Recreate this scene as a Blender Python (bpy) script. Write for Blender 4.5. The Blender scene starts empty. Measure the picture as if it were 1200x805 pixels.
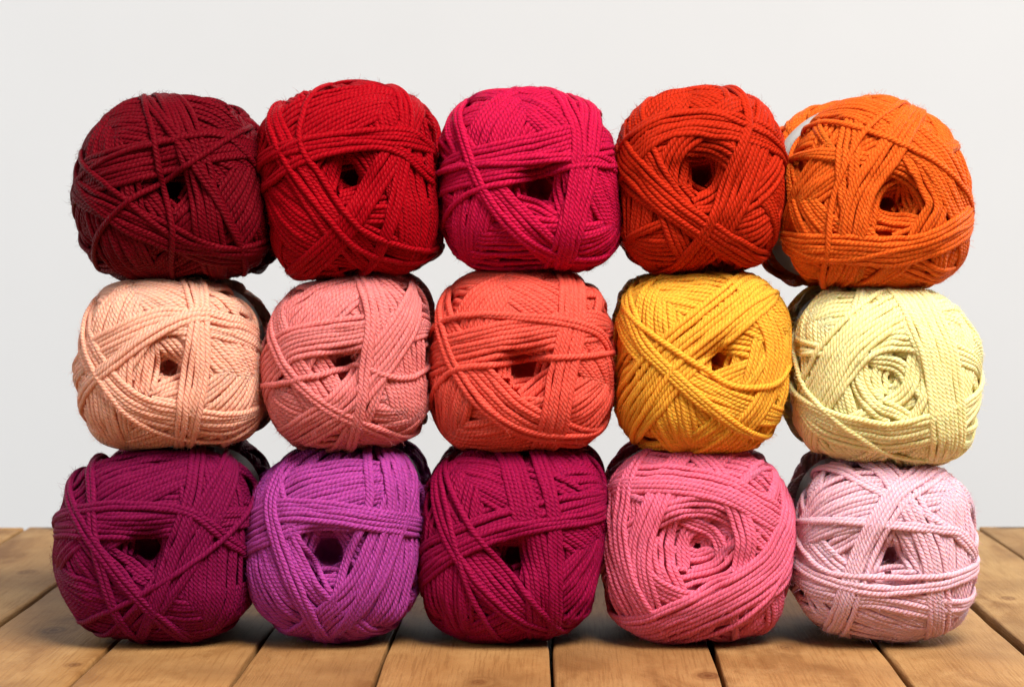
import bpy, math, random
import numpy as np

# ------------------------------------------------------------------ camera, world, lights
sc = bpy.context.scene
COL = sc.collection
F_PX, VPX, VPY = 3000.0, 655.0, 262.0          # focal length and level-view centre, in photo pixels (1200 x 805)
CAM_H = 0.2033                                  # camera height above the table top (m)
cam_d = bpy.data.cameras.new('camera'); cam = bpy.data.objects.new('camera', cam_d); COL.objects.link(cam)
cam.location = (0, 0, CAM_H); cam.rotation_euler = (math.radians(90), 0, 0)
cam_d.sensor_width = 36; cam_d.lens = F_PX / 1200 * 36
cam_d.shift_x = (600 - VPX) / 1200; cam_d.shift_y = -(402.5 - VPY) / 1200
cam_d.dof.use_dof = True; cam_d.dof.focus_distance = 1.215; cam_d.dof.aperture_fstop = 20
cam_d.clip_start = 0.02; cam_d.clip_end = 50
sc.camera = cam

w = bpy.data.worlds.new('World'); sc.world = w; w.use_nodes = True
w.node_tree.nodes['Background'].inputs[0].default_value = (1.0, 0.985, 0.97, 1)
w.node_tree.nodes['Background'].inputs[1].default_value = 0.08
sc.view_settings.view_transform = 'Standard'; sc.view_settings.look = 'None'
sc.cycles.diffuse_bounces = 7; sc.cycles.max_bounces = 12
sc.view_settings.exposure = 0.0; sc.view_settings.gamma = 1.0

def area(name, loc, target, sx, sy, watts, col):
    l = bpy.data.lights.new(name, 'AREA'); l.shape = 'RECTANGLE'; l.size = sx; l.size_y = sy
    l.energy = watts; l.color = col
    o = bpy.data.objects.new(name, l); COL.objects.link(o); o.location = loc
    d = np.array(target, float) - np.array(loc, float)
    from mathutils import Vector
    o.rotation_euler = Vector(d).to_track_quat('-Z', 'Y').to_euler()
    return o
area('key_softbox', (0.50, 0.32, 1.40), (0.0, 1.25, 0.10), 0.85, 0.85, 72.0, (1.0, 0.96, 0.91))
area('fill_softbox', (-1.15, 0.30, 0.75), (0.0, 1.25, 0.10), 0.8, 0.8, 8.0, (1.0, 0.97, 0.95))
area('side_window', (1.5, 1.75, 0.45), (0.2, 1.35, 0.08), 0.7, 0.7, 15.0, (1.0, 0.97, 0.93))
for sd, wt in ((-1, 9.2), (1, 1.6)): area('wall_wash', (sd * 1.25, 1.75, 0.15), (sd * -0.25, 2.6, 0.15), 0.3, 2.2, wt, (0.93, 0.975, 1.0))

# ------------------------------------------------------------------ helpers
def tag(o, label=None, cat=None, group=None, kind=None):
    if label: o['label'] = label
    if cat: o['category'] = cat
    if group: o['group'] = group
    if kind: o['kind'] = kind
    return o

def mesh_np(name, V, quads, uv=None, smooth=True):
    me = bpy.data.meshes.new(name)
    V = np.ascontiguousarray(V, np.float32); Q = np.ascontiguousarray(quads, np.int32)
    k = Q.shape[1]
    me.vertices.add(len(V)); me.vertices.foreach_set('co', V.ravel())
    me.loops.add(Q.size); me.loops.foreach_set('vertex_index', Q.ravel())
    me.polygons.add(len(Q)); me.polygons.foreach_set('loop_start', np.arange(0, Q.size, k, dtype=np.int32))
    if smooth: me.polygons.foreach_set('use_smooth', np.ones(len(Q), bool))
    if uv is not None:
        l = me.uv_layers.new(name='UVMap'); l.data.foreach_set('uv', np.ascontiguousarray(uv, np.float32).ravel())
    me.update(calc_edges=True)
    return me

def link(name, me, mat, parent=None, loc=(0, 0, 0)):
    o = bpy.data.objects.new(name, me); COL.objects.link(o)
    if mat and not me.materials: me.materials.append(mat)
    o.parent = parent; o.location = loc
    return o

class NT:
    def __init__(s, name):
        s.m = bpy.data.materials.new(name); s.m.use_nodes = True
        s.t = s.m.node_tree; s.b = s.t.nodes['Principled BSDF']
    def n(s, typ, **kw):
        x = s.t.nodes.new(typ)
        for k, v in kw.items(): setattr(x, k, v)
        return x
    def l(s, a, b): s.t.links.new(a, b)
    def math(s, op, a, b=None, c=None):
        x = s.n('ShaderNodeMath', operation=op)
        for i, v in enumerate((a, b, c)):
            if v is None: continue
            if isinstance(v, (int, float)): x.inputs[i].default_value = v
            else: s.l(v, x.inputs[i])
        return x.outputs[0]
    def ramp(s, fac, stops):
        r = s.n('ShaderNodeValToRGB'); e = r.color_ramp.elements
        while len(e) < len(stops): e.new(0.5)
        for el, (p, c) in zip(e, stops): el.position = p; el.color = (*c, 1)
        s.l(fac, r.inputs[0]); return r.outputs[0]
    def mix(s, fac, a, b, typ='MIX'):
        x = s.n('ShaderNodeMix', data_type='RGBA', blend_type=typ)
        for i, v in ((0, fac), (6, a), (7, b)):
            if isinstance(v, (int, float)): x.inputs[i].default_value = v
            elif isinstance(v, tuple): x.inputs[i].default_value = (*v, 1)
            else: s.l(v, x.inputs[i])
        return x.outputs[2]

# ------------------------------------------------------------------ materials
def mat_yarn(name, col):
    N = NT(name); b = N.b
    uv = N.n('ShaderNodeUVMap'); sep = N.n('ShaderNodeSeparateXYZ'); N.l(uv.outputs[0], sep.inputs[0])
    U, Vv = sep.outputs[0], sep.outputs[1]
    m = N.math('MULTIPLY_ADD', U, 1 / 0.215, N.math('MULTIPLY', Vv, 4.0))       # ply number along the twist
    ply = N.math('POWER', N.math('ABSOLUTE', N.math('SINE', N.math('MULTIPLY', m, math.pi))), 0.55)
    cv = N.n('ShaderNodeCombineXYZ'); N.l(N.math('MULTIPLY', m, 7.0), cv.inputs[0]); N.l(N.math('MULTIPLY', U, 5.0), cv.inputs[1]); N.l(N.math('MULTIPLY', Vv, 2.0), cv.inputs[2])
    fib = N.n('ShaderNodeTexNoise'); fib.inputs['Scale'].default_value = 1.0; fib.inputs['Detail'].default_value = 3; N.l(cv.outputs[0], fib.inputs['Vector'])
    h = N.math('MULTIPLY_ADD', fib.outputs[0], 0.55, ply)
    bp = N.n('ShaderNodeBump'); bp.inputs['Strength'].default_value = 1.0; bp.inputs['Distance'].default_value = 0.00046
    N.l(h, bp.inputs['Height']); N.l(bp.outputs[0], b.inputs['Normal'])
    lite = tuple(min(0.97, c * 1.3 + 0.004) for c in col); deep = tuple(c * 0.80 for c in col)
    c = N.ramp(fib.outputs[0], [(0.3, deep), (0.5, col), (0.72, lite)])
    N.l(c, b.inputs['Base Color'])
    b.inputs['Subsurface Weight'].default_value = 0.55                    # soft spun fibre: light spreads about a millimetre
    b.inputs['Subsurface Radius'].default_value = (1.0, 0.6, 0.35); b.inputs['Subsurface Scale'].default_value = 0.0011
    b.inputs['Roughness'].default_value = 0.46
    b.inputs['Specular IOR Level'].default_value = 0.16
    b.inputs['Specular Tint'].default_value = (*[min(1, 0.18 + 0.82 * (x / max(col))) for x in col], 1)
    b.inputs['Sheen Weight'].default_value = 0.02; b.inputs['Sheen Roughness'].default_value = 0.45
    b.inputs['Sheen Tint'].default_value = (*[min(1, 0.25 + 0.75 * x) for x in col], 1)
    tr = N.n('ShaderNodeBsdfTranslucent'); N.l(c, tr.inputs[0])          # loose spun fibres let light through
    mx = N.n('ShaderNodeMixShader'); mx.inputs[0].default_value = 0.14 + 0.10 * min(1, sum(col) / 2)
    N.l(b.outputs[0], mx.inputs[1]); N.l(tr.outputs[0], mx.inputs[2])
    N.l(mx.outputs[0], N.t.nodes['Material Output'].inputs[0])
    return N.m

def mat_wood(name, tone, seed, knots=()):
    N = NT(name); b = N.b
    tc = N.n('ShaderNodeTexCoord')
    mp = N.n('ShaderNodeMapping'); mp.inputs['Location'].default_value = (seed * 1.7, seed * 0.9, seed * 0.37); N.l(tc.outputs['Object'], mp.inputs[0])
    wob = N.n('ShaderNodeTexNoise'); wob.inputs['Scale'].default_value = 7.0; wob.inputs['Detail'].default_value = 2; N.l(mp.outputs[0], wob.inputs['Vector'])
    st = N.n('ShaderNodeMapping'); st.inputs['Scale'].default_value = (26, 2.2, 26); N.l(mp.outputs[0], st.inputs[0])
    add = N.n('ShaderNodeVectorMath', operation='MULTIPLY_ADD'); add.inputs[1].default_value = (2.4, 0.3, 2.4)
    N.l(wob.outputs['Color'], add.inputs[0]); N.l(st.outputs[0], add.inputs[2])
    kmask = None; bend = add.outputs[0]
    for (kx, ky, kr) in knots:                       # knots: the grain swerves round a dark resinous eye
        sub = N.n('ShaderNodeVectorMath', operation='SUBTRACT'); sub.inputs[1].default_value = (kx, ky, 0); N.l(tc.outputs['Object'], sub.inputs[0])
        sq = N.n('ShaderNodeVectorMath', operation='MULTIPLY'); sq.inputs[1].default_value = (1 / kr, 0.55 / kr, 0); N.l(sub.outputs[0], sq.inputs[0])
        wv = N.n('ShaderNodeVectorMath', operation='MULTIPLY_ADD'); wv.inputs[1].default_value = (0.7, 0.7, 0); N.l(wob.outputs['Color'], wv.inputs[0]); N.l(sq.outputs[0], wv.inputs[2])
        ofs = N.n('ShaderNodeVectorMath', operation='SUBTRACT'); ofs.inputs[1].default_value = (0.35, 0.35, 0); N.l(wv.outputs[0], ofs.inputs[0])
        ln = N.n('ShaderNodeVectorMath', operation='LENGTH'); N.l(ofs.outputs[0], ln.inputs[0]); r = ln.outputs['Value']
        eye = N.math('SUBTRACT', 1.0, N.math('SMOOTH_MIN', r, 1.0, 0.15))
        ring = N.math('MULTIPLY', N.math('MULTIPLY_ADD', N.math('SINE', N.math('MULTIPLY', r, 13.0)), 0.3, 0.8), N.math('POWER', N.math('MAXIMUM', eye, 0.0), 0.5))
        kmask = ring if kmask is None else N.math('MAXIMUM', kmask, ring)
        sw = N.math('DIVIDE', 1.6, N.math('MULTIPLY_ADD', N.math('MULTIPLY', r, r), 0.6, 1.0))
        cx = N.n('ShaderNodeCombineXYZ'); N.l(sw, cx.inputs[0]); N.l(sw, cx.inputs[2])
        a2 = N.n('ShaderNodeVectorMath', operation='ADD'); N.l(bend, a2.inputs[0]); N.l(cx.outputs[0], a2.inputs[1]); bend = a2.outputs[0]
    g1 = N.n('ShaderNodeTexNoise'); g1.inputs['Scale'].default_value = 1.0; g1.inputs['Detail'].default_value = 5; g1.inputs['Roughness'].default_value = 0.55; N.l(bend, g1.inputs['Vector'])
    s2 = N.n('ShaderNodeMapping'); s2.inputs['Scale'].default_value = (900, 22, 900); N.l(mp.outputs[0], s2.inputs[0])
    g2 = N.n('ShaderNodeTexNoise'); g2.inputs['Scale'].default_value = 1.0; g2.inputs['Detail'].default_value = 4; N.l(s2.outputs[0], g2.inputs['Vector'])
    s3 = N.n('ShaderNodeMapping'); s3.inputs['Scale'].default_value = (34, 16, 34); s3.inputs['Rotation'].default_value = (0, 0, 0.35); N.l(mp.outputs[0], s3.inputs[0])
    g3 = N.n('ShaderNodeTexNoise'); g3.inputs['Scale'].default_value = 1.0; g3.inputs['Detail'].default_value = 6; g3.inputs['Roughness'].default_value = 0.7; N.l(s3.outputs[0], g3.inputs['Vector'])
    t = np.array(tone)
    base = N.ramp(g1.outputs[0], [(0.33, tuple(t * (0.55, 0.44, 0.33))), (0.47, tuple(t * (0.92, 0.88, 0.84))), (0.58, tuple(t)), (0.75, tuple(np.minimum(1, t * (1.22, 1.32, 1.45))))])
    c = N.mix(N.ramp(g2.outputs[0], [(0.38, (0.5,) * 3), (0.50, (0, 0, 0))]), base, tuple(t * (0.60, 0.50, 0.40)))
    c = N.mix(N.ramp(g3.outputs[0], [(0.48, (0, 0, 0)), (0.70, (0.75,) * 3)]), c, tuple(np.minimum(1, t * (1.25, 1.36, 1.5))))
    # blue-grey dirt in patches
    s4 = N.n('ShaderNodeTexNoise'); s4.inputs['Scale'].default_value = 9.0; s4.inputs['Detail'].default_value = 5; N.l(mp.outputs[0], s4.inputs['Vector'])
    c = N.mix(N.ramp(s4.outputs[0], [(0.47, (0, 0, 0)), (0.68, (0.7,) * 3)]), c, tuple(t * (0.55, 0.50, 0.48)))
    if kmask is not None: c = N.mix(N.math('MINIMUM', kmask, 0.9), c, tuple(t * (0.36, 0.24, 0.16)))
    N.l(c, b.inputs['Base Color'])
    b.inputs['Roughness'].default_value = 0.62; b.inputs['Specular IOR Level'].default_value = 0.2
    g4 = N.n('ShaderNodeTexNoise'); g4.inputs['Scale'].default_value = 1.0; g4.inputs['Detail'].default_value = 3
    s5 = N.n('ShaderNodeMapping'); s5.inputs['Scale'].default_value = (900, 260, 900); s5.inputs['Rotation'].default_value = (0, 0, 0.25); N.l(mp.outputs[0], s5.inputs[0]); N.l(s5.outputs[0], g4.inputs['Vector'])
    hh = N.math('MULTIPLY_ADD', g4.outputs[0], 0.5, N.math('MULTIPLY_ADD', g2.outputs[0], 0.5, N.math('MULTIPLY_ADD', g1.outputs[0], 0.6, N.math('MULTIPLY', g3.outputs[0], 0.5))))
    bp = N.n('ShaderNodeBump'); bp.inputs['Strength'].default_value = 0.55; bp.inputs['Distance'].default_value = 0.0012
    N.l(hh, bp.inputs['Height']); N.l(bp.outputs[0], b.inputs['Normal'])
    return N.m

def mat_plain(name, col, rough, noise=0.0):
    N = NT(name); N.b.inputs['Roughness'].default_value = rough
    tc = N.n('ShaderNodeTexCoord'); ns = N.n('ShaderNodeTexNoise'); ns.inputs['Scale'].default_value = 12; ns.inputs['Detail'].default_value = 5
    N.l(tc.outputs['Object'], ns.inputs['Vector'])
    c = np.array(col)
    N.l(N.ramp(ns.outputs[0], [(0.3, tuple(c * (1 - noise))), (0.7, tuple(np.minimum(1, c * (1 + noise))))]), N.b.inputs['Base Color'])
    return N.m

# ------------------------------------------------------------------ wall
wall_mat = mat_plain('wall_paint', (0.62, 0.622, 0.628), 0.9, 0.006)
V = np.array([(-1.6, 2.6, -0.8), (1.6, 2.6, -0.8), (1.6, 2.6, 1.3), (-1.6, 2.6, 1.3)]); 
wall = link('wall', mesh_np('wall', V, np.array([[0, 1, 2, 3]]), smooth=False), wall_mat)
tag(wall, 'plain pale grey wall behind the table', kind='structure')

# ------------------------------------------------------------------ table planks
def ground(px, py):
    Y = CAM_H * F_PX / (py - VPY); return ((px - VPX) / F_PX * Y, Y)
SEAMS = [((0, 728.3), (68.3, 681.7)), ((76.7, 805), (136.7, 750.7)), ((266.7, 805), (313.3, 743.3)), ((436, 805), (460, 746.7)),
         ((646.7, 805), (645.7, 751.7)), ((850, 805), (835, 758)), ((1070, 805), (1026.7, 751.7)), ((1200, 760), (1136.7, 703.3)), ((1200, 653), (1146.7, 618.3))]
Y_BACK = CAM_H * F_PX / (617 - VPY); Y_FRONT = 0.90
sx = []
for (a, b) in SEAMS:
    (x0, y0), (x1, y1) = ground(*a), ground(*b)
    k = max(-0.02, min(0.02, (x1 - x0) / (y1 - y0))) if abs(y1 - y0) > 1e-6 else 0
    sx.append([x0 + k * (Y_FRONT - y0), x0 + k * (Y_BACK - y0)])
(xa, ya) = ground(30, 617.5); 
first = [xa, xa]; sx = [first] + sx
wd = 0.084
sx = [[first[0] - 2 * wd] * 2, [first[0] - wd] * 2] + sx
for i in range(3): sx.append([sx[-1][0] + wd, sx[-1][1] + wd])
table = bpy.data.objects.new('table', None); COL.objects.link(table)
tag(table, 'rustic tan wooden table top of parallel planks', kind='structure')
Vb = [(x, y, z) for x in (-0.55, 0.55) for y in (Y_FRONT + 0.01, Y_BACK - 0.004) for z in (-0.038, -0.0203)]
link('gap_backing', mesh_np('gap_backing', np.array(Vb), np.array([[0, 1, 3, 2], [4, 6, 7, 5], [0, 4, 5, 1], [2, 3, 7, 6], [0, 2, 6, 4], [1, 5, 7, 3]]), smooth=False), mat_wood('gap_shade_wood', (0.10, 0.055, 0.025), 77.0), table)  # added dark sheet under the planks; its colour puts shade in the seams
KNOTS = [(32, 669, 0.006), (63, 737, 0.008), (88, 778, 0.004), (922, 757, 0.0045), (1050, 740, 0.006), (560, 798, 0.004), (830, 790, 0.007), (1180, 700, 0.005)]
tones = [(0.50, 0.285, 0.115), (0.46, 0.25, 0.095), (0.44, 0.235, 0.09), (0.42, 0.215, 0.08), (0.40, 0.20, 0.072),
         (0.40, 0.20, 0.075), (0.42, 0.22, 0.085), (0.45, 0.25, 0.10), (0.49, 0.29, 0.12), (0.52, 0.31, 0.135)]
GAPS = {2: 0.0028, 3: 0.0052, 4: 0.0014, 5: 0.0020, 6: 0.0016, 7: 0.0018, 8: 0.0028, 9: 0.0026, 10: 0.0056, 11: 0.0022}
for i in range(len(sx) - 1):
    gl, gr = GAPS.get(i, 0.002) / 2, GAPS.get(i + 1, 0.002) / 2
    rs = np.random.RandomState(40 + i)
    ny = 60; yy = np.linspace(Y_FRONT, Y_BACK + rs.uniform(-0.0008, 0.0008), ny)
    f = np.linspace(0, 1, ny)
    def wob(a):
        r_ = rs.randn(ny); ker = np.hanning(9); ker /= ker.sum()
        return a * np.convolve(np.r_[r_[:8], r_, r_[-8:]], ker, 'same')[8:-8]
    L = sx[i][0] + (sx[i][1] - sx[i][0]) * f + gl + wob(0.0006)
    R = sx[i + 1][0] + (sx[i + 1][1] - sx[i + 1][0]) * f - gr + wob(0.0006)
    bl, br = 0.0011 + wob(0.0006).clip(-0.0008), 0.0011 + wob(0.0006).clip(-0.0008)
    zt = rs.uniform(-0.0006, 0.0) + wob(0.00025)
    zt -= max(0, zt.max())
    prof = []                                       # cross-section going round
    for (x, z) in ((L, -0.020 + 0 * L), (L, zt - bl * 1.3), (L + bl * 0.35, zt - bl * 0.35), (L + bl * 1.2, zt), (L * 0.66 + R * 0.34, zt), (L * 0.34 + R * 0.66, zt), (R - br * 1.2, zt), (R - br * 0.35, zt - br * 0.35), (R, zt - br * 1.3), (R, -0.020 + 0 * R)):
        prof.append(np.stack([x, yy, z], 1))
    P = np.stack(prof, 1); k = P.shape[1]
    idx = np.arange(ny * k).reshape(ny, k)
    q = []
    for j in range(k):
        j2 = (j + 1) % k
        q.append(np.stack([idx[:-1, j], idx[1:, j], idx[1:, j2], idx[:-1, j2]], 1))
    for e in (0, -1):
        I = idx[e]
        q.append(np.array([[I[0], I[1], I[8], I[9]], [I[1], I[2], I[7], I[8]], [I[2], I[3], I[6], I[7]], [I[3], I[4], I[5], I[6]]]))
    me = mesh_np('plank', P.reshape(-1, 3), np.concatenate(q), smooth=False)
    t = np.array(tones[min(max(i - 2, 0), 9)]) * rs.uniform(0.92, 1.06) * (0.76, 0.745, 0.69)
    kn = [(*ground(px_, py_), r_) for (px_, py_, r_) in KNOTS if sx[i][0] < ground(px_, py_)[0] < sx[i + 1][0]]
    link('plank', me, mat_wood('wood', tuple(t), 3.1 + i * 2.37, kn), table)

# ------------------------------------------------------------------ yarn balls
R_Y = 0.00134                                        # yarn radius
PITCH = 0.00228                                      # spacing of neighbouring strands
STEP = 0.0006
D_END = 0.060                                        # strands run this far back, under the paper label
HALF = 0.072                                         # half the ball's length
GRID = 512; MMAX = 2.35

class Ball: pass

def outline_fn(pts, cx, cz):
    """smooth polar radius R(phi) from traced silhouette points (metres)"""
    p = np.array(pts) - (cx, cz)
    p = np.vstack([p, p[:1]])
    dense = np.vstack([np.linspace(p[i], p[i + 1], 40, endpoint=False) for i in range(len(p) - 1)])
    ph = np.arctan2(dense[:, 1], dense[:, 0]); r = np.hypot(dense[:, 0], dense[:, 1])
    o = np.argsort(ph); ph, r = ph[o], r[o]
    g = np.linspace(-math.pi, math.pi, 361)[:-1]
    rr = np.interp(g, np.r_[ph - 2 * math.pi, ph, ph + 2 * math.pi], np.r_[r, r, r])
    F = np.fft.rfft(rr); k = np.arange(len(F)); F *= np.exp(-(k / 7.5) ** 2)
    rr = np.fft.irfft(F, 360)
    tab = np.r_[rr, rr[:1]]
    def R(phi):
        u = (phi + math.pi) / (2 * math.pi) * 360
        i = np.clip(u.astype(int), 0, 359); f_ = u - i
        return tab[i] * (1 - f_) + tab[i + 1] * f_
    return R

def sstep(a, b, x):
    t = np.clip((x - a) / (b - a), 0, 1); return t * t * (3 - 2 * t)

def make_surface(B):
    n, Lc = B.n, B.Lc
    def F(P):
        x, d, z = P[..., 0], P[..., 1], P[..., 2]
        q = np.hypot(x, z) / B.R(np.arctan2(z, x))
        wv = 1 - 0.13 * sstep(Lc * 0.95, 0.060, d)
        return (q / wv) ** n + np.maximum(0, 1 - d / Lc) ** n - 1
    e = 1e-5
    def grad(P):
        g = np.empty(P.shape)
        for k in range(3):
            dP = np.zeros(3); dP[k] = e
            g[..., k] = (F(P + dP) - F(P - dP)) / (2 * e)
        return g
    def project(P, it=3):
        for _ in range(it):
            g = grad(P); f = F(P)
            P = P - (f / np.maximum((g ** 2).sum(-1), 1e-9))[..., None] * g
        return P
    def normal(P):
        g = grad(P); return g / np.linalg.norm(g, axis=-1, keepdims=True)
    def front(x, z):                                  # depth of the visible front surface
        q = np.minimum(np.hypot(x, z) / B.R(np.arctan2(z, x)), 0.995)
        return Lc * (1 - (1 - q ** n) ** (1 / n))
    def to_map(P):
        x, d, z = P[..., 0], P[..., 1], P[..., 2]
        q = np.hypot(x, z) / B.R(np.arctan2(z, x))
        th = np.where(d < Lc, np.arctan2(q, np.maximum(1e-4, 1 - d / Lc)), math.pi / 2 + (d - Lc) / 0.045)
        ph = np.arctan2(z, x)
        s = GRID / (2 * MMAX)
        return np.stack([th * np.cos(ph) * s + GRID / 2, th * np.sin(ph) * s + GRID / 2], -1)
    B.F, B.grad, B.project, B.normal, B.front, B.to_map = F, grad, project, normal, front, to_map

def march(B, P, D, nst):
    """geodesics, all strands together: returns (strand, step, 3)"""
    out = []
    for _ in range(nst):
        P = P + D * STEP
        P = B.project(P, 2)
        nn = B.normal(P)
        D = D - (D * nn).sum(-1, keepdims=True) * nn
        D = D / np.linalg.norm(D, axis=-1, keepdims=True)
        out.append(P)
    return np.stack(out, 1)

def trim(path):
    """keep the run of samples with depth < D_END containing the shallowest one"""
    d = path[:, 1]; i = int(np.argmin(d))
    a = i
    while a > 0 and d[a - 1] < D_END: a -= 1
    b = i
    while b < len(d) - 1 and d[b + 1] < D_END: b += 1
    return path[a:b + 1]

def catmull(p, m=24):
    p = np.array(p, float)
    if len(p) == 2: return np.linspace(p[0], p[1], m)
    q = np.vstack([2 * p[0] - p[1], p, 2 * p[-1] - p[-2]]); out = []
    for i in range(1, len(q) - 2):
        t = np.linspace(0, 1, m, endpoint=False)[:, None]
        out.append(0.5 * ((2 * q[i]) + (-q[i - 1] + q[i + 1]) * t + (2 * q[i - 1] - 5 * q[i] + 4 * q[i + 1] - q[i + 2]) * t ** 2 + (-q[i - 1] + 3 * q[i] - 3 * q[i + 1] + q[i + 2]) * t ** 3))
    out.append(p[-1:]); return np.vstack(out)

def resample(p, step):
    s = np.r_[0, np.cumsum(np.linalg.norm(np.diff(p, axis=0), axis=1))]
    n = max(4, int(s[-1] / step)); u = np.linspace(0, s[-1], n)
    return np.stack([np.interp(u, s, p[:, k]) for k in range(p.shape[1])], 1)

def smooth1(v, k):
    if k < 3: return v
    pad = k // 2; x = np.r_[np.full(pad, v[0]), v, np.full(pad, v[-1])]
    c = np.cumsum(np.r_[0, x]); return (c[k:] - c[:-k]) / k

def gauss2(A, sig):
    f = np.fft.fftfreq(GRID); g = np.exp(-2 * (math.pi * sig * f) ** 2)
    return np.real(np.fft.ifft2(np.fft.fft2(A) * g[:, None] * g[None, :]))

OFF = np.linspace(-0.92, 0.92, 9) * R_Y
CAPS = np.sqrt(R_Y ** 2 - OFF ** 2)
KST = 0.46                                            # how hard the yarn is where strands cross

def build_ball(B, mat, rng):
    make_surface(B)
    # --- strand paths: (path, band id, tautness)
    jobs = []
    Rm = B.Rm
    starts, dirs, meta = [], [], []
    for (r0, r1, sects, fan) in B.stages:
        r0, r1 = max(r0, B.rh / Rm * 1.02), max(r1, B.rh / Rm * 1.02)
        ns = int(round(abs(r1 - r0) * Rm / PITCH)) + 1
        phi0 = rng.uniform(0, 2 * math.pi); sgn = rng.choice([-1, 1])
        sec = [phi0 + sgn * (2 * math.pi / sects) * s + rng.normal(0, 0.12) for s in range(sects)]
        for k in range(ns):
            for s in range(sects):
                r = Rm * (r0 + (r1 - r0) * k / max(1, ns - 1)) + rng.normal(0, 0.00025)
                ph = sec[s] + fan * sgn * k + rng.normal(0, 0.008)
                starts.append((B.hx + r * math.cos(ph), B.hz + r * math.sin(ph)))
                dirs.append((-math.sin(ph), math.cos(ph)))
    S = np.array(starts); Dd = np.array(dirs)
    qs = np.hypot(S[:, 0], S[:, 1]) / B.R(np.arctan2(S[:, 1], S[:, 0]))
    S *= np.minimum(1, 0.95 / qs)[:, None]
    P0 = np.stack([S[:, 0], B.front(S[:, 0], S[:, 1]), S[:, 1]], 1); P0 = B.project(P0, 4)
    nn = B.normal(P0); D0 = np.stack([Dd[:, 0], 0 * Dd[:, 0], Dd[:, 1]], 1); D0 -= (D0 * nn).sum(-1, keepdims=True) * nn
    D0 /= np.linalg.norm(D0, axis=-1, keepdims=True)
    nst = int(0.125 / STEP)
    fw = march(B, P0, D0, nst); bw = march(B, P0, -D0, nst)
    for i in range(len(S)):
        jobs.append([trim(np.vstack([bw[i][::-1], P0[i][None], fw[i]])), -1, 5])
    rose = []
    if B.rose:
        rj, aj, sg = B.rh * 1.15, rng.uniform(0, 6.28), rng.choice([-1, 1])
        while rj < B.rc * 0.92:
            m_ = 3 if rj < 0.2 * Rm else 4
            for i_ in range(m_):
                r_ = rj + i_ * PITCH * 1.02
                tt_ = np.linspace(-1.15, 1.15, 13)
                rad_ = r_ * (1 + 0.10 * tt_ * sg * 0.6) / np.cos(tt_ * 0.62) 
                c_ = np.stack([B.hx + rad_ * np.cos(aj + tt_), B.hz + rad_ * np.sin(aj + tt_)], 1)
                rose.append(c_)
            rj += PITCH * 1.25; aj += sg * rng.uniform(1.5, 2.1)
    # drawn bands
    heads, hd, own = [], [], []
    faces = []
    for bi, (n, ctrl) in [(-1, (1, c_)) for c_ in rose] + list(enumerate(B.bands)):
        c = catmull([B.pix(x, y) for (x, y) in ctrl] if bi >= 0 else ctrl)
        c = resample(c, 0.002)
        tn = np.gradient(c, axis=0); tn /= np.linalg.norm(tn, axis=1, keepdims=True)
        for k in range(4): tn[1:-1] = (tn[:-2] + tn[1:-1] + tn[2:]) / 3
        pr = np.stack([-tn[:, 1], tn[:, 0]], 1)
        order = list(range(n)); 
        if rng.random() < 0.5: order.reverse()
        for k in order:
            off = (k - (n - 1) / 2) * PITCH * np.linspace(rng.uniform(0.93, 1.05), rng.uniform(0.93, 1.05), len(c)) + rng.normal(0, 0.0003)
            f = c + pr * off[:, None]
            q = np.hypot(f[:, 0], f[:, 1]) / B.R(np.arctan2(f[:, 1], f[:, 0]))
            i0 = int(np.argmin(q)); a = i0
            while a > 0 and q[a - 1] < 0.93: a -= 1
            b = i0
            while b < len(q) - 1 and q[b + 1] < 0.93: b += 1
            f = f[a:b + 1]
            if len(f) < 4: continue
            f3 = np.stack([f[:, 0], B.front(f[:, 0], f[:, 1]), f[:, 1]], 1)
            f3 = B.project(resample(f3, STEP), 3)
            faces.append((f3, bi, 5 if bi < 0 else 26 if n <= 2 else 9))
            for e in (0, 1):
                p = f3[0] if e == 0 else f3[-1]
                m_ = min(14, len(f3) - 1)
                dv = f3[0] - f3[m_] if e == 0 else f3[-1] - f3[-1 - m_]
                heads.append(p); hd.append(dv)
    if heads:
        H = np.array(heads); HD = np.array(hd); nn = B.normal(H)
        HD -= (HD * nn).sum(-1, keepdims=True) * nn; HD /= np.linalg.norm(HD, axis=-1, keepdims=True)
        ext = march(B, H, HD, int(0.115 / STEP))
        for i, (f3, bi, ta) in enumerate(faces):
            jobs.append([trim(np.vstack([ext[2 * i][::-1], f3, ext[2 * i + 1]])), bi, ta])
    # --- lay the strands down one after another on a height map
    gx, gy = np.meshgrid(np.arange(GRID) + 0.5, np.arange(GRID) + 0.5, indexing='ij')
    s = GRID / (2 * MMAX)
    mx, my = (gx - GRID / 2) / s, (gy - GRID / 2) / s
    th = np.hypot(mx, my); ph = np.arctan2(my, mx)
    # inverse of the map: q,d from th on the front part
    tq = np.linspace(0, 0.9999, 2000); td = B.Lc * (1 - (1 - tq ** B.n) ** (1 / B.n))
    tth = np.arctan2(tq, np.maximum(1e-4, 1 - td / B.Lc))
    q = np.interp(th, tth, tq); rad = q * B.R(ph)
    dist = np.hypot(rad * np.cos(ph) - B.hx, rad * np.sin(ph) - B.hz)
    pit = 1 - sstep(B.rc * 0.30, B.rc, dist)
    pit[th > 1.3] = 0
    M = -B.depth * pit
    hole = 1 - sstep(B.rh * 0.35, B.rh * 1.7, dist); hole[th > 1.3] = 0
    M -= B.hd * hole
    M0 = M.copy()
    VV = M.copy()
    W = 1 - (1 - sstep(B.rc * 0.6, B.rc * 1.05, dist)) * (th < 1.3)
    Wn = np.maximum(gauss2(W, 14), 0.02)
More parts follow.
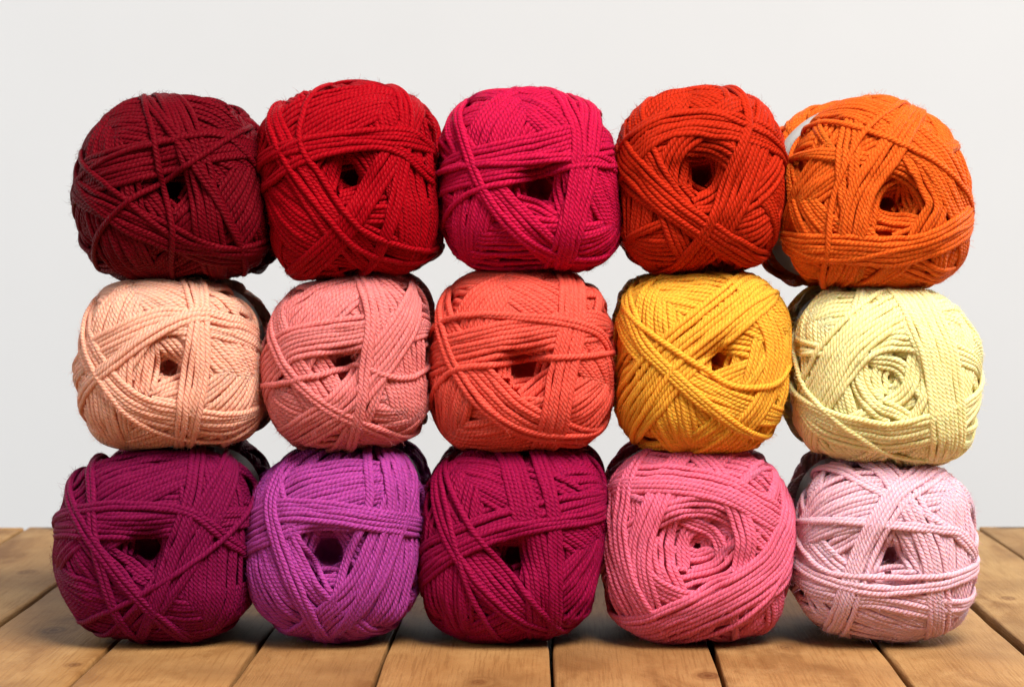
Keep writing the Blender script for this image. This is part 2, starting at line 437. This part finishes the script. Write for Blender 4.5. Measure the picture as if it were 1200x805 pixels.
    def relax():
        r_ = gauss2(np.maximum(M, -0.004) * W, 14) / Wn
        return W * r_ + (1 - W) * (gauss2(np.maximum(M, -B.depth - B.hd), 4) + 0.0006)
    run = relax()
    laid = []
    for path, bi, taut in jobs:
        n_ = len(path)
        if n_ < 12: continue
        nn = B.normal(path)
        tt = np.gradient(path, axis=0); tt /= np.linalg.norm(tt, axis=1, keepdims=True) + 1e-12
        bb = np.cross(tt, nn)
        wob = smooth1(rng.normal(0, 1, n_), 31) * 0.0011 + smooth1(rng.normal(0, 1, n_), 9) * 0.00012
        path = path + bb * wob[:, None]
        pts = path[:, None, :] + bb[:, None, :] * OFF[None, :, None]
        ij = B.to_map(pts)
        I = np.clip(ij[..., 0].astype(int), 0, GRID - 2); J = np.clip(ij[..., 1].astype(int), 0, GRID - 2)
        req = (M[I, J] + (KST if bi < 0 else 0.66) * CAPS[None, :])[:, 2:7].max(1)
        lim = run[I[:, 4], J[:, 4]]                    # packed yarn squeezes: never far above its surroundings
        ex = np.maximum(0, req - lim)
        req = np.minimum(req, lim) + 1.6 * R_Y * (1 - np.exp(-ex / (1.6 * R_Y)))
        c = req.copy()
        for _ in range(taut):
            c = np.maximum(req, smooth1(c, 9))
        c = smooth1(c, 5)
        top = c[:, None] + KST * CAPS[None, :]; vis = c[:, None] + CAPS[None, :]
        for di in (0, 1):
            for dj in (0, 1):
                np.maximum.at(M, (I[:, 1:8] + di, J[:, 1:8] + dj), top[:, 1:8])
                np.maximum.at(VV, (I + di, J + dj), vis)
        if len(laid) % 12 == 11: run = relax()
        laid.append((path, nn, tt, bb, c, bi, I, J))
    # --- flatten the bulk so the outside keeps the traced silhouette
    if B.label.startswith('pale peach'): print('M', M[W > 0.9].min(), M[W > 0.9].max(), M[GRID//2::40, GRID//2].round(4))
    LP = gauss2(np.maximum(VV, -0.004) * W, 15) / np.maximum(gauss2(W, 15), 0.01)
    # --- tubes
    groups = {}
    fuzz_src = []
    for path, nn, tt, bb, c, bi, I, J in laid:
        cover = (VV[I, J] - (c[:, None] + CAPS[None, :])).min(1)
        vis = cover < 0.10 * R_Y
        vis = smooth1(vis.astype(float), 11) > 0.01
        if bi >= 0 and vis.any():
            w_ = np.flatnonzero(vis); vis[w_[0]:w_[-1] + 1] = True
        h = c - smooth1(LP[I[:, 4], J[:, 4]], 15) - 0.25 * R_Y - 0.0026 * sstep(0.0465, 0.0535, path[:, 1])
        P = path + nn * h[:, None]
        n_ = len(P)
        a = 0
        while a < n_:
            if not vis[a]: a += 1; continue
            b = a
            while b < n_ and vis[b]: b += 1
            if b - a >= 8:
                sl = np.unique(np.r_[np.arange(a, b, 3 if bi < 0 else 2), b - 1])
                Q = P[sl]; N3 = nn[sl]
                T = np.gradient(Q, axis=0); T /= np.linalg.norm(T, axis=1, keepdims=True) + 1e-12
                Bn = np.cross(T, N3); Bn /= np.linalg.norm(Bn, axis=1, keepdims=True) + 1e-12
                Nn = np.cross(Bn, T)
                groups.setdefault(bi, []).append((Q, Nn, Bn))
                if rng.random() < 0.9: fuzz_src.append((Q, Nn, Bn, T))
            a = b
    def tubes(lst, SIDES=7):
        ang = np.linspace(0, 2 * math.pi, SIDES, endpoint=False)
        VVt, QQ, UU = [], [], []; base = 0
        for Q, Nn, Bn in lst:
            m = len(Q)
            rr = R_Y * (1 + 0.05 * smooth1(rng.normal(0, 1.5, m), 7))[:, None, None]
            ring = Q[:, None, :] + rr * (np.cos(ang)[None, :, None] * Nn[:, None, :] * 0.87 + np.sin(ang)[None, :, None] * Bn[:, None, :] * 1.12)
            VVt.append(ring.reshape(-1, 3))
            idx = base + np.arange(m * SIDES).reshape(m, SIDES)
            nx = np.roll(idx, -1, 1)
            QQ.append(np.stack([idx[:-1], idx[1:], nx[1:], nx[:-1]], -1).reshape(-1, 4))
            u = np.r_[0, np.cumsum(np.linalg.norm(np.diff(Q, axis=0), axis=1))] * 100 + rng.uniform(0, 50)
            v = np.arange(SIDES + 1) / SIDES
            U0 = np.broadcast_to(u[:-1, None], (m - 1, SIDES)); U1 = np.broadcast_to(u[1:, None], (m - 1, SIDES))
            V0 = np.broadcast_to(v[None, :-1], (m - 1, SIDES)); V1 = np.broadcast_to(v[None, 1:], (m - 1, SIDES))
            UU.append(np.stack([np.stack([U0, V0], -1), np.stack([U1, V0], -1), np.stack([U1, V1], -1), np.stack([U0, V1], -1)], 2).reshape(-1, 2))
            base += m * SIDES
        return np.vstack(VVt), np.vstack(QQ), np.vstack(UU)
    root = bpy.data.objects.new('yarn_ball', None); COL.objects.link(root)
    root.location = (B.cx, B.Y0, B.cz - B.hb); root.empty_display_size = 0.02; root.rotation_euler.z = math.radians(B.yaw)
    loc = (0, -B.Lc, B.hb)                            # local mesh frame: y = 0 at the front pole
    ntri = 0; rear = []
    for bi in sorted(groups):
        v, qd, uv = tubes(groups[bi], 6 if bi < 0 else 7); ntri += 2 * len(qd)
        nm = 'winding' if bi < 0 else ('loose_strand' if B.bands[bi][0] == 1 else 'strand_band')
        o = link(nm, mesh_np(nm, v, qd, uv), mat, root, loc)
        rear.append((o, 'rear_' + nm))
    # --- core under the strands
    ths = np.r_[np.linspace(0.0, 1.5, 60), np.linspace(1.53, MMAX * 0.9, 20)]; phs = np.linspace(0, 2 * math.pi, 81)[:-1]
    TH, PH = np.meshgrid(ths, phs, indexing='ij')
    qv = np.interp(TH, tth, tq); Lc = B.Lc
    dv = np.where(TH < math.pi / 2, Lc * (1 - (1 - np.minimum(qv, 0.9999) ** B.n) ** (1 / B.n)), Lc + (TH - math.pi / 2) * 0.045)
    dv = np.minimum(dv, 0.068)
    qv = np.where(TH < math.pi / 2, qv, 1 - 0.13 * sstep(Lc * 0.95, 0.060, dv))
    rd = qv * B.R(np.arctan2(np.sin(PH), np.cos(PH)))
    C = np.stack([rd * np.cos(PH), dv, rd * np.sin(PH)], -1)
    Cn = B.normal(B.project(C.copy() + 1e-7, 2))
    I = np.clip((TH * np.cos(PH) * s + GRID / 2).astype(int), 0, GRID - 1); J = np.clip((TH * np.sin(PH) * s + GRID / 2).astype(int), 0, GRID - 1)
    hc = np.minimum(-0.0052, gauss2(np.where(pit > 0.001, M0 - LP - 0.0022, -0.0052), 3)[I, J])
    C = C + Cn * hc[..., None]
    k = len(phs); idx = np.arange(len(ths) * k).reshape(len(ths), k); nx = np.roll(idx, -1, 1)
    qd = np.stack([idx[:-1], idx[1:], nx[1:], nx[:-1]], -1).reshape(-1, 4)
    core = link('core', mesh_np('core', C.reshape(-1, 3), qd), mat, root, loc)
    # --- coil lining the centre hole
    cv = []
    turns = 9; t = np.linspace(0, turns * 2 * math.pi, turns * 36)
    rr = np.interp(t / t[-1], [0, 0.3, 1], [B.rh * 1.0, B.rh * 0.9, B.rh * 0.5]) * (1 + 0.12 * np.sin(2.3 * t + 1))
    dd0 = B.front(np.array([B.hx]), np.array([B.hz]))[0]
    hI, hJ = B.to_map(np.array([[B.hx, dd0, B.hz]]))[0].astype(int)
    yy = dd0 + B.depth + LP[hI, hJ] + 0.4 * B.hd + t / t[-1] * 0.022 + 0.0022 * np.sin(t * 1.07 + rng.uniform(0, 6))
    Q = np.stack([B.hx + rr * np.cos(t), yy, B.hz + rr * np.sin(t)], 1)
    T = np.gradient(Q, axis=0); T /= np.linalg.norm(T, axis=1, keepdims=True)
    Nn = np.stack([-np.cos(t), 0 * t, -np.sin(t)], 1); Nn -= (Nn * T).sum(1, keepdims=True) * T; Nn /= np.linalg.norm(Nn, axis=1, keepdims=True)
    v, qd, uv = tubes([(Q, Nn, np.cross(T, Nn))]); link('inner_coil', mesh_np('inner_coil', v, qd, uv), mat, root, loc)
    # --- stray fibres
    nf = 7000
    FQ, FN, FB, FT = (np.vstack([f[k] for f in fuzz_src]) for k in range(4))
    pk = rng.integers(0, len(FQ), nf); FQ, FN, FB, FT = FQ[pk], FN[pk], FB[pk], FT[pk]
    unit = lambda v_: v_ / (np.linalg.norm(v_, axis=1, keepdims=True) + 1e-9)
    a_ = rng.normal(0, 0.8, (nf, 1)); outw = np.cos(a_) * FN + np.sin(a_) * FB
    p0 = FQ + outw * R_Y * 0.9
    d = unit(outw * rng.uniform(0.1, 1.3, (nf, 1)) + FT * rng.choice([-1, 1], (nf, 1)) * rng.uniform(0.4, 1.3, (nf, 1)) + rng.normal(0, 0.3, (nf, 3)))
    Lf = rng.uniform(0.0010, 0.0034, (nf, 1)) * np.where(rng.random((nf, 1)) < 0.12, 1.8, 1.0)
    d2 = unit(d + rng.normal(0, 0.4, (nf, 3)) - 0.3 * outw)
    p1 = p0 + d * Lf * 0.5; p2 = p1 + d2 * Lf * 0.5
    sd = unit(np.cross(d, rng.normal(0, 1, (nf, 3)))) * 0.000046
    vv = np.stack([p0 - sd, p0 + sd, p1 + sd, p1 - sd, p2 + sd * 0.4, p2 - sd * 0.4], 1).reshape(-1, 3)
    b0 = np.arange(nf)[:, None] * 6
    qd = np.concatenate([b0 + np.array([[0, 1, 2, 3]]), b0 + np.array([[3, 2, 4, 5]])])
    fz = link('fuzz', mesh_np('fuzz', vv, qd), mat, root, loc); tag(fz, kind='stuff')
    # --- paper label round the waist
    pl = np.linspace(0, 2 * math.pi, 97)[:-1]; ds = np.array([0.0535, 0.0540, 0.060, 0.072, 0.084, 0.0900, 0.0905])
    grow = np.array([0.0004, 0.0009, 0.0006, 0.0004, 0.0006, 0.0009, 0.0004])
    wv = 1 - 0.13 * sstep(Lc * 0.95, 0.060, np.minimum(ds, 2 * HALF - ds)) 
    rad_ = B.R(np.arctan2(np.sin(pl), np.cos(pl)))
    out = np.stack([(rad_[None] * wv[:, None] + grow[:, None]) * np.cos(pl), np.broadcast_to(ds[:, None], (7, 96)), (rad_[None] * wv[:, None] + grow[:, None]) * np.sin(pl)], -1)
    idx = np.arange(7 * 96).reshape(7, 96); nx = np.roll(idx, -1, 1)
    qd = np.stack([idx[:-1], idx[1:], nx[1:], nx[:-1]], -1).reshape(-1, 4)
    link('paper_label', mesh_np('paper_label', out.reshape(-1, 3), qd), PAPER, root, loc)
    # --- rear half behind the label: the same wound end, facing backwards
    for src, nm in rear + [(core, 'rear_core')]:
        o = src.copy(); o.name = nm; COL.objects.link(o); o.parent = root
        o.location = (0, -B.Lc + 2 * HALF, B.hb); o.scale = (1, -1, 1)
    tag(root, B.label, 'yarn ball', 'stacked balls of yarn')
    return root, ntri

PAPER = mat_plain('label_paper', (0.40, 0.40, 0.39), 0.6, 0.05)  # whitish paper, with the grey of its shadow put into the colour

BALLS = []
def ball(label, col, zoom, pts, hole, bands, rc=0.30, depth=0.004, rh=0.12, n=2.35, Lc=0.043, stages=None):
    BALLS.append(dict(label=label, col=col, zoom=zoom, pts=pts, hole=hole, bands=bands, rc=rc, depth=depth, rh=rh, n=n, Lc=Lc, stages=stages))

# outlines and strand lines are read off enlarged crops of the photograph: zoom = (left, top, scale)
ball('dark maroon red yarn ball sitting on the pale peach one', (0.125, 0.0008, 0.0052), (60, 80, 3.037),
     [(335,95),(470,92),(600,108),(660,140),(725,225),(765,350),(785,500),(790,640),(760,710),(700,745),(500,745),(230,755),(150,715),(130,660),(90,560),(80,470),(100,310),(150,220),(220,150)],
     (425, 430),
     [(7, [(170,370),(480,290)]), (5, [(490,250),(540,420),(570,640)]), (4, [(130,470),(280,540),(430,610)]), (2, [(345,100),(430,220),(500,320)]),
      (2, [(300,590),(430,640),(600,655),(740,660)]), (1, [(480,240),(560,232),(640,250),(720,330)]), (1, [(110,340),(260,470),(430,605),(560,640)]),
      (1, [(150,690),(165,590),(260,485),(400,400),(520,320),(640,245)]), (1, [(335,100),(365,250),(390,420),(430,580),(430,725)])])
ball('bright red yarn ball sitting on the salmon pink one', (0.34, 0.001, 0.006), (280, 80, 3.036),
     [(60,220),(110,150),(170,110),(260,75),(400,52),(500,62),(590,70),(660,110),(690,170),(700,300),(712,430),(718,620),(705,690),(620,730),(400,745),(210,775),(150,735),(135,680),(110,560),(85,440),(60,320)],
     (390, 385),
     [(5, [(190,350),(280,480),(380,610)]), (4, [(590,250),(480,420),(350,610),(210,740)]), (3, [(590,80),(605,200),(590,330)]), (2, [(90,420),(230,325),(430,280),(570,295),(700,400)]),
      (3, [(230,270),(400,245),(560,250)]), (1, [(300,520),(420,640),(550,690),(680,700)]), (1, [(120,310),(230,258),(420,228),(600,225),(690,285)]),
      (1, [(280,75),(240,140),(222,250),(270,350),(400,530),(500,605),(690,650)])], rh=0.13)
ball('raspberry pink yarn ball sitting on the coral one', (0.5, 0.006, 0.052), (500, 80, 3.0375),
     [(45,260),(70,170),(120,115),(220,85),(330,75),(440,72),(540,95),(610,140),(660,230),(685,350),(690,500),(688,640),(660,700),(600,730),(450,715),(300,718),(115,722),(80,640),(60,560),(40,450),(38,340)],
     (410, 435),
     [(5, [(215,420),(310,530),(420,640)]), (7, [(160,350),(340,310),(520,265)]), (4, [(590,180),(560,420),(490,660)]), (2, [(545,315),(620,320),(680,355)]), (2, [(110,190),(190,420),(320,590),(480,680),(640,690)]),
      (3, [(470,75),(540,230),(530,420),(490,660)]), (1, [(60,540),(120,470),(200,430),(400,385),(550,350),(680,355)])], rh=0.20, rc=0.36)
ball('vermilion red yarn ball with a wide coiled hole, sitting on the amber one', (0.46, 0.020, 0.004), (700, 80, 3.0375),
     [(65,290),(85,200),(130,130),(220,95),(340,70),(490,66),(560,95),(630,150),(660,250),(670,330),(655,480),(645,600),(610,690),(580,718),(400,715),(200,735),(130,735),(90,640),(75,500),(62,390)],
     (378, 378),
     [(4, [(170,320),(235,440),(320,540)]), (4, [(600,220),(520,430),(400,640)]), (5, [(75,340),(200,225),(340,190),(530,215)]), (4, [(100,330),(230,470),(390,585),(560,690)]),
      (2, [(500,70),(540,190),(500,320),(400,560),(290,700)]), (1, [(110,240),(250,165),(420,160),(600,230)])], rc=0.46, depth=0.009, rh=0.17)
ball('bright orange yarn ball sitting on the yellow one', (0.74, 0.118, 0.012), (890, 80, 2.981),
     [(85,400),(100,290),(130,230),(200,165),(280,110),(380,92),(490,112),(570,150),(650,210),(700,290),(730,400),(735,560),(720,640),(690,720),(640,765),(400,765),(200,765),(110,740),(75,660),(70,560)],
     (450, 480),
     [(4, [(560,400),(590,480),(540,580)]), (7, [(420,170),(590,310),(700,500)]), (5, [(420,280),(300,470),(250,740)]), (5, [(90,630),(280,640),(450,650),(600,610),(720,540)]),
      (1, [(130,245),(190,190),(300,205),(420,245)]), (1, [(480,115),(340,210),(250,360),(205,500),(195,700)]), (1, [(590,600),(660,570),(725,540)])], rc=0.44, depth=0.008, rh=0.13)
ball('pale peach yarn ball between the maroon and the plum one', (0.98, 0.47, 0.33), (70, 310, 3.5),
     [(220,68),(300,58),(520,50),(640,70),(730,110),(790,180),(820,280),(835,400),(840,560),(820,680),(780,735),(600,740),(350,745),(230,752),(150,720),(110,640),(80,560),(68,450),(75,320),(110,220),(160,120)],
     (435, 432),
     [(5, [(180,330),(400,235),(560,235)]), (5, [(90,310),(180,470),(330,590),(520,640)]), (3, [(590,180),(590,440),(545,660)]), (2, [(530,60),(555,200),(525,420),(500,610)]),
      (3, [(130,470),(340,300),(560,200),(740,230)]), (1, [(180,500),(330,660),(520,720),(780,725)])], rh=0.14)
ball('salmon pink yarn ball with a strand pulled from its hole', (0.8, 0.22, 0.21), (280, 310, 3.5),
     [(245,80),(370,52),(500,42),(640,42),(730,55),(775,120),(790,240),(785,420),(780,580),(770,680),(720,710),(600,745),(430,765),(280,765),(210,745),(170,690),(130,610),(100,500),(88,400),(105,300),(150,180),(190,115)],
     (425, 415),
     [(5, [(230,450),(330,590),(450,680)]), (6, [(110,420),(200,330),(360,290),(530,265)]), (4, [(575,260),(580,400),(530,560)]), (6, [(560,430),(420,590),(230,710)]),
      (2, [(130,300),(190,430),(330,570),(500,660),(700,720)]), (2, [(500,50),(538,200),(522,390)]), (1, [(440,430),(500,412),(600,450),(700,465),(775,430)])], rh=0.15)
ball('coral red yarn ball with one strand across its hole', (0.84, 0.105, 0.072), (490, 310, 3.5),
     [(170,40),(350,30),(520,30),(650,40),(720,60),(770,140),(800,260),(805,400),(795,560),(770,680),(720,735),(600,757),(400,760),(220,762),(120,740),(70,640),(45,540),(45,400),(60,240),(90,130)],
     (435, 430),
     [(5, [(215,430),(370,590),(520,680)]), (6, [(170,340),(350,300),(600,260)]), (5, [(640,60),(640,250),(610,410),(560,660)]), (2, [(640,245),(740,280),(790,340)]),
      (2, [(80,240),(150,430),(280,600),(460,700),(720,712)]), (1, [(50,530),(150,432),(380,405),(600,380),(795,365)])], rh=0.19, rc=0.36)
ball('amber yellow orange yarn ball on the rose pink one', (0.97, 0.43, 0.045), (700, 310, 3.5),
     [(120,75),(200,45),(330,35),(500,28),(640,30),(720,70),(760,140),(785,240),(785,420),(770,560),(740,660),(690,740),(600,765),(400,775),(250,770),(150,745),(90,680),(65,580),(75,420),(78,250),(85,140)],
     (510, 390),
     [(5, [(300,440),(460,540),(650,610)]), (4, [(650,120),(735,330),(690,560),(560,720)]), (9, [(170,560),(300,400),(450,270),(640,110)]), (3, [(110,150),(180,320),(290,440)]),
      (1, [(170,640),(300,440),(420,330)]), (1, [(440,430),(560,495),(720,495),(780,440)])], rh=0.13, rc=0.26)
ball('pale lemon yellow yarn ball with a closed spiral centre', (0.99, 0.85, 0.40), (890, 320, 3.354),
     [(215,65),(350,50),(520,48),(680,62),(740,90),(800,150),(850,240),(868,340),(860,480),(845,600),(820,690),(770,755),(650,760),(450,735),(260,725),(170,690),(125,590),(120,460),(125,320),(140,200),(165,120)],
     (515, 415),
     [(7, [(200,500),(330,290),(480,160),(650,85)]), (6, [(330,620),(520,650),(740,600)]), (7, [(620,110),(720,350),(750,660)]),
      (1, [(130,340),(190,480),(350,620),(520,720),(700,750)])], rc=0.42, depth=0.004, rh=0.05)
ball('deep plum purple yarn ball resting on the planks under the peach one', (0.175, 0.004, 0.046), (50, 510, 3.156),
     [(200,70),(330,48),(500,38),(640,40),(740,70),(795,150),(805,280),(800,420),(785,600),(745,700),(620,742),(480,755),(300,752),(200,740),(145,700),(110,620),(70,530),(42,400),(60,280),(90,190),(130,120)],
     (365, 430),
     [(3, [(185,430),(280,540),(350,620)]), (5, [(180,330),(340,330),(510,320)]), (6, [(600,320),(490,510),(390,650)]), (3, [(580,60),(560,200),(520,330)]), (2, [(185,80),(172,200),(180,340)]),
      (2, [(120,275),(300,255),(540,285),(740,420)]), (1, [(115,695),(300,625),(430,550)]), (2, [(100,260),(180,400),(330,590),(520,752)])], rh=0.17)
ball('bright violet purple yarn ball resting on the planks', (0.40, 0.052, 0.28), (270, 510, 3.157),
     [(220,75),(300,55),(500,45),(640,50),(700,100),(715,200),(712,350),(705,500),(690,640),(650,700),(560,740),(430,765),(300,755),(200,735),(120,690),(80,620),(60,520),(55,380),(75,270),(110,190),(160,120)],
     (355, 450),
     [(5, [(190,350),(265,520),(370,650)]), (3, [(190,360),(300,330),(420,330)]), (2, [(510,80),(515,260),(430,480),(380,640)]), (6, [(600,330),(490,560),(340,710)]), (4, [(600,60),(630,250),(590,400)]),
      (4, [(60,330),(180,275),(380,285),(600,320)]), (3, [(215,85),(145,250),(195,470),(310,715)])], rh=0.20, rc=0.36)
ball('dark magenta yarn ball resting on the planks under the coral one', (0.28, 0.004, 0.048), (480, 510, 3.157),
     [(110,95),(200,60),(350,52),(520,50),(660,60),(710,100),(730,200),(730,320),(710,480),(690,620),(660,690),(600,735),(480,755),(300,770),(150,755),(70,690),(35,600),(30,450),(50,300),(75,180)],
     (385, 465),
     [(4, [(250,480),(350,590),(450,680)]), (5, [(170,390),(320,330),(470,290)]), (5, [(450,380),(480,520),(490,640)]), (3, [(480,80),(530,250),(545,420),(545,650)]), (3, [(40,530),(170,435),(400,350),(720,290)]),
      (2, [(170,450),(260,580),(420,705),(580,730)]), (1, [(100,110),(140,300),(180,460)]), (1, [(120,100),(190,290),(330,480),(480,650),(590,742)])], rh=0.14)
ball('rose pink yarn ball wound like a rosette, resting on the planks', (0.81, 0.15, 0.245), (690, 510, 3.157),
     [(80,150),(130,95),(220,60),(400,62),(600,72),(660,100),(720,190),(750,280),(768,350),(755,450),(735,600),(715,690),(640,765),(450,770),(250,778),(150,755),(70,690),(45,600),(55,450),(65,280)],
     (405, 420),
     [(4, [(250,220),(180,440),(230,720)]), (5, [(110,160),(310,160),(530,210),(745,330)]), (5, [(105,160),(85,340),(130,560),(250,765)]),
      (7, [(755,350),(680,490),(500,610),(240,720)]), (1, [(250,775),(480,730),(650,620),(735,480)])], rc=0.58, depth=0.007, rh=0.055)
ball('pale baby pink yarn ball resting on the planks', (0.86, 0.5, 0.58), (900, 520, 3.286),
     [(200,70),(350,55),(520,65),(680,85),(740,130),(775,250),(800,360),(800,530),(775,640),(720,700),(640,745),(500,760),(330,745),(200,720),(130,680),(95,610),(90,480),(100,350),(120,220),(150,120)],
     (485, 445),
     [(2, [(240,75),(400,165),(510,215)]), (4, [(300,590),(450,600),(650,640)]), (4, [(540,210),(610,350),(650,490),(650,740)]), (2, [(670,330),(740,345),(795,400)]), (4, [(630,85),(490,210),(380,400),(320,560),(250,725)]),
      (2, [(290,545),(450,570),(650,550),(790,500)]), (1, [(110,390),(220,490),(420,515),(650,515),(790,475)])], rh=0.13, rc=0.26)

DEF_STAGES = [(0.96, 0.40, 4, 0.0), (0.0, 0.42, 5, 0.09), (0.32, 0.96, 3, 0.008), (0.96, 0.50, 4, -0.006), (0.0, 0.46, 3, 0.05), (0.96, 0.34, 3, 0.006), (0.40, 0.94, 3, -0.006)]
WIDE_STAGES = [(0.96, 0.45, 4, 0.0), (0.0, 0.5, 5, 0.10), (0.45, 0.96, 3, 0.008), (0.96, 0.50, 4, -0.006), (0.96, 0.48, 3, 0.006), (0.50, 0.94, 3, -0.006)]
total = 0
for i, S in enumerate(BALLS):
    rng = np.random.default_rng(100 + i)
    B = Ball(); zl, zt, zs = S['zoom']
    px = np.array([(zl + x / zs, zt + y / zs) for x, y in S['pts']])
    bot = np.sort(px[:, 1])[-3:].mean()
    B.Y0 = 1.25
    mpp = B.Y0 / F_PX
    x0, x1, y0, y1 = px[:, 0].min(), px[:, 0].max(), px[:, 1].min(), px[:, 1].max()
    pcx, pcy = (x0 + x1) / 2, (y0 + y1) / 2
    B.cx = (pcx - VPX) * mpp; B.cz = CAM_H - (pcy - VPY) * mpp; B.hb = (y1 - y0) / 2 * mpp
    loc_pts = [((x - pcx) * mpp, -(y - pcy) * mpp) for x, y in px]
    if i >= 10:                                        # bottom row: stand exactly on the planks
        B.cz = B.hb + 0.0002
    B.R = outline_fn(loc_pts, 0, 0); B.Rm = (x1 - x0 + y1 - y0) / 4 * mpp
    B.n, B.Lc, B.label = S['n'], S['Lc'], S['label']
    B.bands = [(n_ if n_ < 3 else int(round(n_ * 1.16)), c_) for n_, c_ in S['bands']]
    make_surface(B)
    def pix(x, y, B=B, zl=zl, zt=zt, zs=zs):
        X, Y = zl + x / zs, zt + y / zs; d = 0.005
        for _ in range(5):
            yy = B.Y0 - B.Lc + d
            lx = (X - VPX) / F_PX * yy - B.cx; lz = CAM_H - (Y - VPY) / F_PX * yy - B.cz
            d = float(B.front(np.array([lx]), np.array([lz]))[0])
        return (lx, lz)
    B.pix = pix; B.rose = S['rc'] > 0.40; B.hd = 0.005 if S['rh'] < 0.06 else 0.016; B.yaw = 8.0 if i == 4 else 0.0
    B.hx, B.hz = pix(*S['hole'])
    B.rc, B.depth, B.rh = S['rc'] * B.Rm, S['depth'], S['rh'] * B.Rm
    B.stages = WIDE_STAGES if S['rc'] > 0.40 else DEF_STAGES
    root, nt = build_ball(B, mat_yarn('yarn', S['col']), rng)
    total += nt
print('yarn triangles', total)
